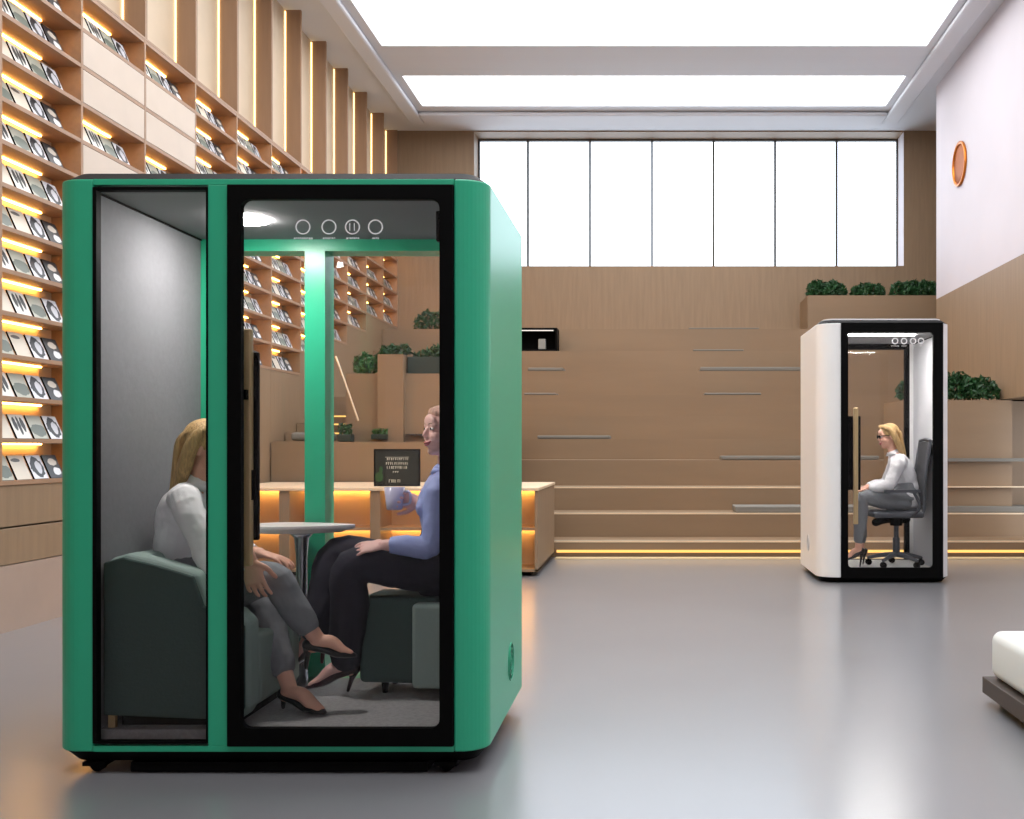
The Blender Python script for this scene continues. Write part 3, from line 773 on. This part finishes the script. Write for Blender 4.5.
# ------------------------------------------------------------------ people
def hand(bm, wr, d, n, thumb, s=1., curl=(20,30,25), spread=3, grip=0):
    """wr wrist, d finger direction, n palm normal, thumb side +-1"""
    d = d.normalized(); n = (n-d*n.dot(d)).normalized(); sd = n.cross(d).normalized()*thumb
    loft(bm, [wr-d*.02*s, wr+d*.01*s, wr+d*.05*s, wr+d*.088*s], [.024*s, .028*s, .040*s, .040*s], [.018*s, .016*s, .014*s, .010*s], side=sd, n=12, sub=3)
    for i, (off, L, r) in enumerate(((.031,.072,.0086), (.0105,.080,.0088), (-.0105,.075,.0086), (-.031,.058,.0078))):
        p = wr+d*(.082 if i < 3 else .075)*s+sd*off*s
        a = math.radians(spread*(1.5-i)); dr = (d*math.cos(a)+sd*math.sin(a)).normalized()
        pts = [p-dr*.012*s, p]; ang = 0
        for j, fr in enumerate((.45, .32, .23)):
            ang += math.radians(curl[j]*(1+.12*i))
            dd = dr*math.cos(ang)+n*math.sin(ang); p = p+dd*L*fr*s; pts.append(p)
        loft(bm, pts, [r*s*1.05, r*s*1.05, r*s, r*.92*s, r*.8*s], n=10, sub=2)
    p = wr+d*.022*s+sd*.022*s
    dd = (d*.6+sd*.75+n*.35).normalized(); p1 = p+dd*.038*s
    dd2 = (d*.85+sd*.35+n*(.45+grip)).normalized(); p2 = p1+dd2*.03*s; p3 = p2+(dd2+n*.2).normalized()*.022*s
    loft(bm, [p, p1, p2, p3], [.0145*s, .011*s, .0098*s, .0085*s], n=10, sub=2)

def head_mx(f, tilt=Vector((0,0,1))):
    f = f.normalized(); l = tilt.cross(f).normalized(); u = f.cross(l)
    return Matrix((f, l, u)).transposed()

def make_person(label, J, skin, voxel, shirt_m, pants_m, shoe_m, hair_m, hair, base, glasses=False, leg_w=1., heel=True, sleeve=1.):
    f = J['f'].normalized(); up = Vector((0,0,1)); l = up.cross(f)
    H_, hm = J['head'], head_mx(J['hf'], J.get('hup', up))
    h = lambda x, y, z: H_+hm @ Vector((x, y, z))
    bm = newbm()
    pel, wst, chs, nck = J['pelvis'], J['waist'], J['chest'], J['neck']
    tup = (nck-chs).normalized()
    loft(bm, [pel-up*.05, pel, wst, chs, chs.lerp(nck, .55), nck-tup*.0], [.135,.155,.118,.135,.13,.055], [.09,.10,.082,.10,.075,.05], side=l, n=20)
    loft(bm, [nck-tup*.04, nck+(h(-.02,0,-.05)-nck)*.4, h(-.02,0,-.03)], [.052,.046,.05], n=14, side=l)
    # head
    ell(bm, h(-.012,0,.03), (.094,.074,.086), hm); ell(bm, h(.026,0,-.035), (.062,.054,.078), hm)
    ell(bm, h(.055,0,-.09), (.028,.026,.022), hm, 2); ell(bm, h(.03,0,-.07), (.05,.046,.04), hm, 2)
    for s in (1, -1):
        ell(bm, h(.055,s*.034,-.025), (.03,.024,.028), hm, 2)
        ell(bm, h(-.008,s*.074,-.002), (.018,.008,.031), hm, 2)
        ell(bm, h(.066,s*.03,.028), (.017,.024,.009), hm, 2); ell(bm, h(.070,s*.031,.0175), (.013,.016,.0045), hm, 2)
    ell(bm, h(.07,0,.045), (.016,.05,.035), hm, 2)
    loft(bm, [h(.078,0,.02), h(.088,0,.003), h(.098,0,-.016), h(.084,0,-.024)], [.007,.009,.0115,.010], n=10, sub=2)
    ell(bm, h(.080,0,-.05), (.013,.024,.008), hm, 2); ell(bm, h(.078,0,-.062), (.013,.02,.008), hm, 2)
    for S in ('R', 'L'):
        sh, el, wr = J['sh'+S], J['el'+S], J['wr'+S]
        loft(bm, [chs.lerp(nck, .5), sh, sh.lerp(el, .5), el, el.lerp(wr, .35), wr], [.05,.046,.042,.035,.036,.024], n=14)
        a = J['hand'+S]; hand(bm, wr, a[0], a[1], a[2], a[3] if len(a) > 3 else 1, *(a[4:] if len(a) > 4 else []))
        hp, kn, an, toe = J['hip'+S], J['kn'+S], J['an'+S], J['toe'+S]
        loft(bm, [hp, hp.lerp(kn, .5), kn, kn.lerp(an, .35), kn.lerp(an, .75), an], [.088,.075,.054,.052,.036,.031], n=16)
        fd = (toe-an); fh = Vector((fd.x, fd.y, 0)).normalized(); heelp = an-fh*.035-up*.05+ (fd-fd.normalized()*0)*0
        loft(bm, [an-fh*.02-up*.02, an.lerp(toe, .35)+up*.012, an.lerp(toe, .7), toe-fd*.05], [.032,.033,.036,.024], [.034,.03,.02,.014], side=up.cross(fd), n=14)
    body = obj('person', bm, skin, origin=base, remesh=voxel, smooth_it=2)
    tag(body, label, 'person')
    # shirt
    bm = newbm()
    loft(bm, [pel+up*-.02+f*-.01, pel+up*.05, wst, chs, chs.lerp(nck, .5), nck-tup*.03], [.168,.165,.137,.158,.150,.076], [.118,.115,.1,.118,.095,.068], side=l, n=22)
    for s in (1, -1): ell(bm, chs+f*.055+l*s*.062-tup*.02, (.062,.062,.062), None, 2)
    for S in ('R', 'L'):
        sh, el, wr = J['sh'+S], J['el'+S], J['wr'+S]
        dv = (wr-el).normalized()
        loft(bm, [chs.lerp(nck, .35), sh-up*.005, sh.lerp(el, .5), el, el.lerp(wr, .5), wr-dv*.025], [.07*sleeve,.066*sleeve,.058*sleeve,.052*sleeve,.048*sleeve,.036], n=16, cap=False)
        bm.verts.ensure_lookup_table()
    sh_ = obj('shirt', bm, shirt_m, body, remesh=max(voxel, .006), smooth_it=4)
    tx = bpy.data.textures.get('folds') or bpy.data.textures.new('folds', 'CLOUDS'); tx.noise_scale = .09
    dm = sh_.modifiers.new('folds', 'DISPLACE'); dm.texture = tx; dm.strength = .018; dm.mid_level = .5
    # collar
    bm = newbm(); cc = nck-tup*.018
    tn = (h(-.02,0,-.05)-nck).normalized(); s1 = (l-tn*l.dot(tn)).normalized(); s2 = tn.cross(s1)
    prev = None
    rings = []
    for i in range(25):
        a = math.radians(25+310*i/24); dr = -s2*math.cos(a)*1.0+s1*math.sin(a)
        dr = (f-tn*f.dot(tn)).normalized()*math.cos(a)+s1*math.sin(a)
        p0 = cc+dr*.058-tn*.004; p1 = cc+dr*.056+tn*.022; p2 = cc+dr*.084-tn*.012; p3 = cc+dr*.062+tn*.025
        rings.append([bm.verts.new(p) for p in (p0, p1, p3, p2)])
    for a, b in zip(rings, rings[1:]):
        for i in range(4): bm.faces.new((a[i], a[(i+1) % 4], b[(i+1) % 4], b[i]))
    bm.faces.new(rings[0]); bm.faces.new(rings[-1][::-1])
    obj('collar', bm, shirt_m, body, smooth=True)
    # trousers
    bm = newbm()
    loft(bm, [pel-up*.06, pel, pel+up*.07+(wst-pel)*.4], [.150,.170,.148], [.112,.118,.104], side=l, n=20)
    for S in ('R', 'L'):
        hp, kn, an = J['hip'+S], J['kn'+S], J['an'+S]; cut = J.get('hem', .82)
        loft(bm, [pel.lerp(hp, .6), hp, hp.lerp(kn, .5), kn, kn.lerp(an, .4), kn.lerp(an, cut)], [.10,.102,.090,.068*(1+(leg_w-1)*.4),.064*leg_w,.052*leg_w], n=18)
    tr = obj('trousers', bm, pants_m, body, remesh=max(voxel, .006), smooth_it=4)
    dm = tr.modifiers.new('folds', 'DISPLACE'); dm.texture = tx; dm.strength = .014; dm.mid_level = .5
    # shoes
    for S in ('R', 'L'):
        an, toe = J['an'+S], J['toe'+S]; fd = toe-an; L = fd.length; d = fd.normalized()
        sd = up.cross(fd).normalized(); nn = fd.cross(sd).normalized()   # nn ~ up-ish of the foot
        if nn.z < 0: nn = -nn
        hl = an-Vector((fd.x, fd.y, 0)).normalized()*.03-nn*.02
        bm = newbm()
        loft(bm, [hl-d*.0, an.lerp(toe, .3)-nn*.022, an.lerp(toe, .6)-nn*.018, an.lerp(toe, .85)-nn*.008, toe+d*.015], [.034,.036,.042,.036,.012], [.026,.018,.020,.018,.008], side=sd, n=16)
        if heel:
            hb = J.get('heel'+S) or Vector((hl.x, hl.y, J['ground'] if False else hl.z-.075))
            loft(bm, [hl-nn*.005, hl.lerp(hb, .5), hb], [.024,.012,.008], n=10, sub=3)
        obj('shoe', bm, shoe_m, body, remesh=.004 if voxel < .006 else .006, smooth_it=1)
    # eyes, lips
    for s in (1, -1):
        bm = newbm(); ell(bm, h(.0745,s*.031,.010), (.010,.0125,.0068), hm, 2); e = obj('eye', bm, M['eyewhite'], body, smooth=True)
        bm = newbm(); ell(bm, h(.0820,s*.031,.010), (.0034,.0062,.0060), hm, 2); obj('iris', bm, M['iris'], e, smooth=True)
        bm = newbm(); loft(bm, [h(.082,s*.014,.031), h(.0825,s*.03,.036), h(.070,s*.048,.031)], [.002,.0024,.001], n=8, sub=3); obj('eyebrow', bm, hair_m, body, smooth=True)
    bm = newbm()
    loft(bm, [h(.080,-.025,-.046), h(.0905,-.012,-.052), h(.094,0,-.0515), h(.0905,.012,-.052), h(.080,.025,-.046)], [.003,.0055,.006,.0055,.003], n=8, sub=3)
    loft(bm, [h(.080,-.022,-.049), h(.0885,-.01,-.0605), h(.091,0,-.0625), h(.0885,.01,-.0605), h(.080,.022,-.049)], [.003,.0055,.0065,.0055,.003], n=8, sub=3)
    obj('lips', bm, M['lips'], body, smooth=True)
    # hair
    bm = newbm(); hair(bm, h, hm)
    obj('hair', bm, hair_m, body, remesh=.005, smooth_it=3)
    if glasses:
        bm = newbm()
        for s in (1, -1): ell(bm, h(.094,s*.031,.012), (.006,.026,.02), hm, 2)
        loft(bm, [h(.096,-.02,.016), h(.1,0,.018), h(.096,.02,.016)], .003, n=6)
        for s in (1, -1): loft(bm, [h(.09,s*.055,.016), h(.05,s*.075,.016), h(-.01,s*.078,.012)], .003, n=6)
        obj('sunglasses', bm, M['black'], body, smooth=True)
    return body

def hair_long(bm, h, hm):
    ell(bm, h(-.024,0,.042), (.098,.086,.088), hm)
    for s in (1, -1):
        loft(bm, [h(.045,s*.035,.105), h(.0,s*.078,.07), h(-.035,s*.088,0), h(-.06,s*.08,-.09), h(-.085,s*.062,-.19)], [.022,.026,.032,.032,.018], n=12)
    loft(bm, [h(-.05,0,.08), h(-.105,0,.02), h(-.11,0,-.08), h(-.12,0,-.2), h(-.125,0,-.24)], [.07,.08,.078,.062,.03], [.03,.03,.03,.024,.012], side=hm @ Vector((0,1,0)), n=16)
def hair_swept(bm, h, hm):
    ell(bm, h(-.028,0,.046), (.094,.084,.083), hm)
    loft(bm, [h(.034,-.058,.078), h(.058,0,.098), h(.034,.058,.078)], [.009,.011,.009], n=12)
    ell(bm, h(.004,0,.078), (.070,.066,.042), hm)
    ell(bm, h(-.115,0,.0), (.035,.04,.04), hm)
    for s in (1, -1): loft(bm, [h(.03,s*.045,.098), h(-.02,s*.08,.06), h(-.06,s*.07,-.01)], [.012,.018,.02], n=10)

V = Vector
# woman in white (faces right)
D = 4.46
def p1(px, py, d=D): return w(px, py, d)
J = dict(f=V((1,0,0)), hf=V((1,-.12,-.12)), pelvis=p1(186,596), waist=p1(181,560), chest=p1(187,517), neck=p1(199,482), head=p1(210,449))
J.update(shR=p1(184,499,4.30), elR=p1(216,572,4.22), wrR=p1(250,560,4.19), shL=p1(195,497,4.60), elL=p1(215,548,4.62), wrL=p1(260,553,4.52))
J['handR'] = (V((.25,-.05,-1)), V((0,1,0)), -1, 1.05, (12,20,18), 5)
J['handL'] = (V((1,-.1,-.25)), V((0,0,-1)), -1, 1., (10,15,15), 3)
J.update(hipR=p1(192,600,4.37), knR=p1(272,578,4.33), anR=p1(318,640,4.34), toeR=w(352,654,4.36), heelR=w(312,664,4.36))
J.update(hipL=p1(192,604,4.55), knL=p1(262,602,4.50), anL=w(290,690,4.36), toeL=w(322,711,4.27))
J['heelR'] = w(357,638,4.36); J['heelR'] = w(306,668,4.37)
J['heelL'] = V((w(284,714,4.38).x, 4.37, FZ+.008)); J['hem'] = .74
make_person('woman in a white shirt and grey trousers seated in the dark armchair, legs crossed', J, M['skin'], .0045, M['shirtwhite'], M['greytrousers'], M['shoe'], M['blond'], hair_long, p1(186,640))
# woman in blue (faces left)
D2 = 4.78
def p2(px, py, d=D2): return w(px, py, d)
J = dict(f=V((-1,0,0)), hf=V((-.78,-.62,-.02)), pelvis=p2(440,566), waist=p2(445,538), chest=p2(444,502), neck=p2(448,468), head=p2(444,431))
J.update(shL=p2(441,487,4.62), elL=p2(431,547,4.58), wrL=p2(384,545,4.56), shR=p2(449,486,4.93), elR=p2(445,525,4.95), wrR=p2(420,502,4.83))
J['handL'] = (V((-1,.1,-.12)), V((0,.55,-.85)), 1, 1., (8,14,14), 6)
J['handR'] = (V((-.75,-.1,.12)), V((.1,-1,0)), 1, 1., (42,50,40), 2)
J.update(hipL=p2(436,570,4.69), knL=p2(352,566,4.60), anL=w(346,664,4.66), toeL=w(309,686,4.64))
J.update(hipR=p2(436,568,4.87), knR=p2(338,554,4.80), anR=w(314,636,4.72), toeR=w(292,664,4.70))
J['heelL'] = V((w(348,690,4.68).x, 4.68, FZ+.008)); J['heelR'] = w(322,662,4.74); J['hem'] = .92
make_person('smiling woman in a pale blue blouse and charcoal trousers holding a cup', J, M['skin2'], .0045, M['shirtblue'], M['darktrousers'], M['shoered'], M['blond2'], hair_swept, p2(440,600), leg_w=1.35)
# cup
c = w(394.5, 498.5, 4.79)
t = thing('cup', 'pale lilac cup held by the woman in blue', 'cup', (c.x, c.y, c.z-.052))
bm = newbm(); lathe(bm, [(.032,-.052),(.036,-.048),(.047,.052),(.044,.052),(.034,-.042),(.004,-.042)], c, 32); obj('bowl', bm, M['ceramic'], t, smooth=True)
bm = newbm(); loft(bm, [c+V((.043,0,.032)), c+V((.07,0,.028)), c+V((.07,0,-.02)), c+V((.038,0,-.028))], .006, n=8); obj('cup_handle', bm, M['ceramic'], t, smooth=True)

# woman in white booth (faces left) and chair
D3 = 10.22
def p3(px, py, d=D3): return w(px, py, d)
J = dict(f=V((-1,0,0)), hf=V((-1,-.1,-.18)), pelvis=p3(906,499), waist=p3(907,483), chest=p3(901,468), neck=p3(893,452), head=p3(888,436.5))
J.update(shL=p3(899,462,10.06), elL=p3(889,485,10.02), wrL=p3(867,489,10.1), shR=p3(897,461,10.38), elR=p3(886,483,10.4), wrR=p3(866,487,10.28))
J['handL'] = (V((-1,.3,-.3)), V((0,0,-1)), 1, 1., (15,25,20), 3); J['handR'] = (V((-1,-.3,-.3)), V((0,0,-1)), -1, 1., (15,25,20), 3)
J.update(hipL=p3(903,501,10.13), knL=p3(863,498,10.08), anL=w(858,549,10.1), toeL=w(846.5,559,10.08))
J.update(hipR=p3(903,501,10.31), knR=p3(861,498,10.35), anR=w(861,549,10.33), toeR=w(849,558,10.33)); J['hem'] = .8
J['heelL'] = V((w(860,0,10.1).x, 10.1, .109)); J['heelR'] = V((w(863,0,10.33).x, 10.33, .109))
make_person('woman with sunglasses and a white top sitting inside the white booth', J, M['skin'], .006, M['shirtwhite'], M['greytrousers'], M['shoe'], M['blond'], hair_long, p3(906,520), glasses=True, sleeve=1.15)

fz = .101
t = thing('task_chair', 'grey mesh office chair inside the white booth', 'office chair', (2.42, 10.22, fz))
bm = newbm(); box(bm, 2.13, 2.62, 9.99, 10.45, .585, .648); obj('seat', bm, M['greymesh'], t, bevel=.025, seg=4)
bm = newbm()
for s in (-1, 1): loft(bm, [(2.55,10.22+s*.17,.60), (2.62,10.22+s*.2,.66), (2.63,10.22+s*.2,.95), (2.685,10.22+s*.19,1.33)], .017, n=10)
loft(bm, [(2.685,10.03,1.33), (2.69,10.22,1.345), (2.685,10.41,1.33)], .015, n=10); loft(bm, [(2.62,10.02,.68), (2.66,10.22,.67), (2.62,10.42,.68)], .015, n=10)
obj('back_frame', bm, M['greymesh'], t, smooth=True)
bm = newbm(); prism(bm, [(2.615,.70), (2.625,.70), (2.637,.95), (2.688,1.32), (2.680,1.32), (2.625,.95)], 'y', 10.045, 10.395); obj('backrest', bm, M['mesh'], t)
for s in (-1, 1):
    bm = newbm(); loft(bm, [(2.5,10.22+s*.26,.62), (2.56,10.22+s*.29,.70), (2.5,10.22+s*.29,.835)], .014, n=8)
    box(bm, 2.22, 2.56, 10.22+s*.29-.03, 10.22+s*.29+.03, .835, .862); obj('armrest', bm, M['greymesh'], t)
bm = newbm(); loft(bm, [(2.2,10.22,.53),(2.3,10.22,.56),(2.5,10.22,.56)], .04, n=10); lathe(bm, [(.06,.50),(.07,.584)], (2.4,10.22,0), 16); obj('tilt_mechanism', bm, M['black'], t)
bm = newbm(); lathe(bm, [(.035,.19),(.035,.38),(.024,.381),(.024,.50)], (2.4,10.22,0), 20); obj('column', bm, M['greymesh'], t)
for i in range(5):
    a = 2*PI*i/5+.25; e = Vector((2.4+.27*math.cos(a), 10.22+.27*math.sin(a), .175))
    bm = newbm(); loft(bm, [(2.4,10.22,.215), (2.4+.14*math.cos(a),10.22+.14*math.sin(a),.205), e], [.028,.022,.016], n=10); obj('base_leg', bm, M['greymesh'], t, smooth=True)
    bm = newbm()
    for s in (-1, 1): lathe(bm, [(.01,-.009),(.03,-.009),(.03,.009),(.01,.009)], (e.x, e.y+s*.014, fz+.031), 16, 'y')
    box(bm, e.x-.008, e.x+.008, e.y-.004, e.y+.004, fz+.03, .17); obj('caster', bm, M['black'], t)

# ------------------------------------------------------------------ ottoman at right
t = thing('daybed', 'low white cushioned daybed on a dark wooden base, cut off at the right edge', 'daybed', (2.2, 4.3, 0))
obj('base_board', B(1.635, 2.75, 3.45, 5.15, .05, .13), M['darkwood'], t, bevel=.004)
obj('plinth', B(1.70, 2.7, 3.52, 5.08, 0, .0495), M['darkwood'], t)
bm = B(1.665, 2.72, 3.48, 5.13, .131, .365); o = obj('cushion', bm, M['cushion'], t, bevel=.05, seg=6, smooth=True)

for o in list(COL.objects):
    if '_o' in o: del o['_o']
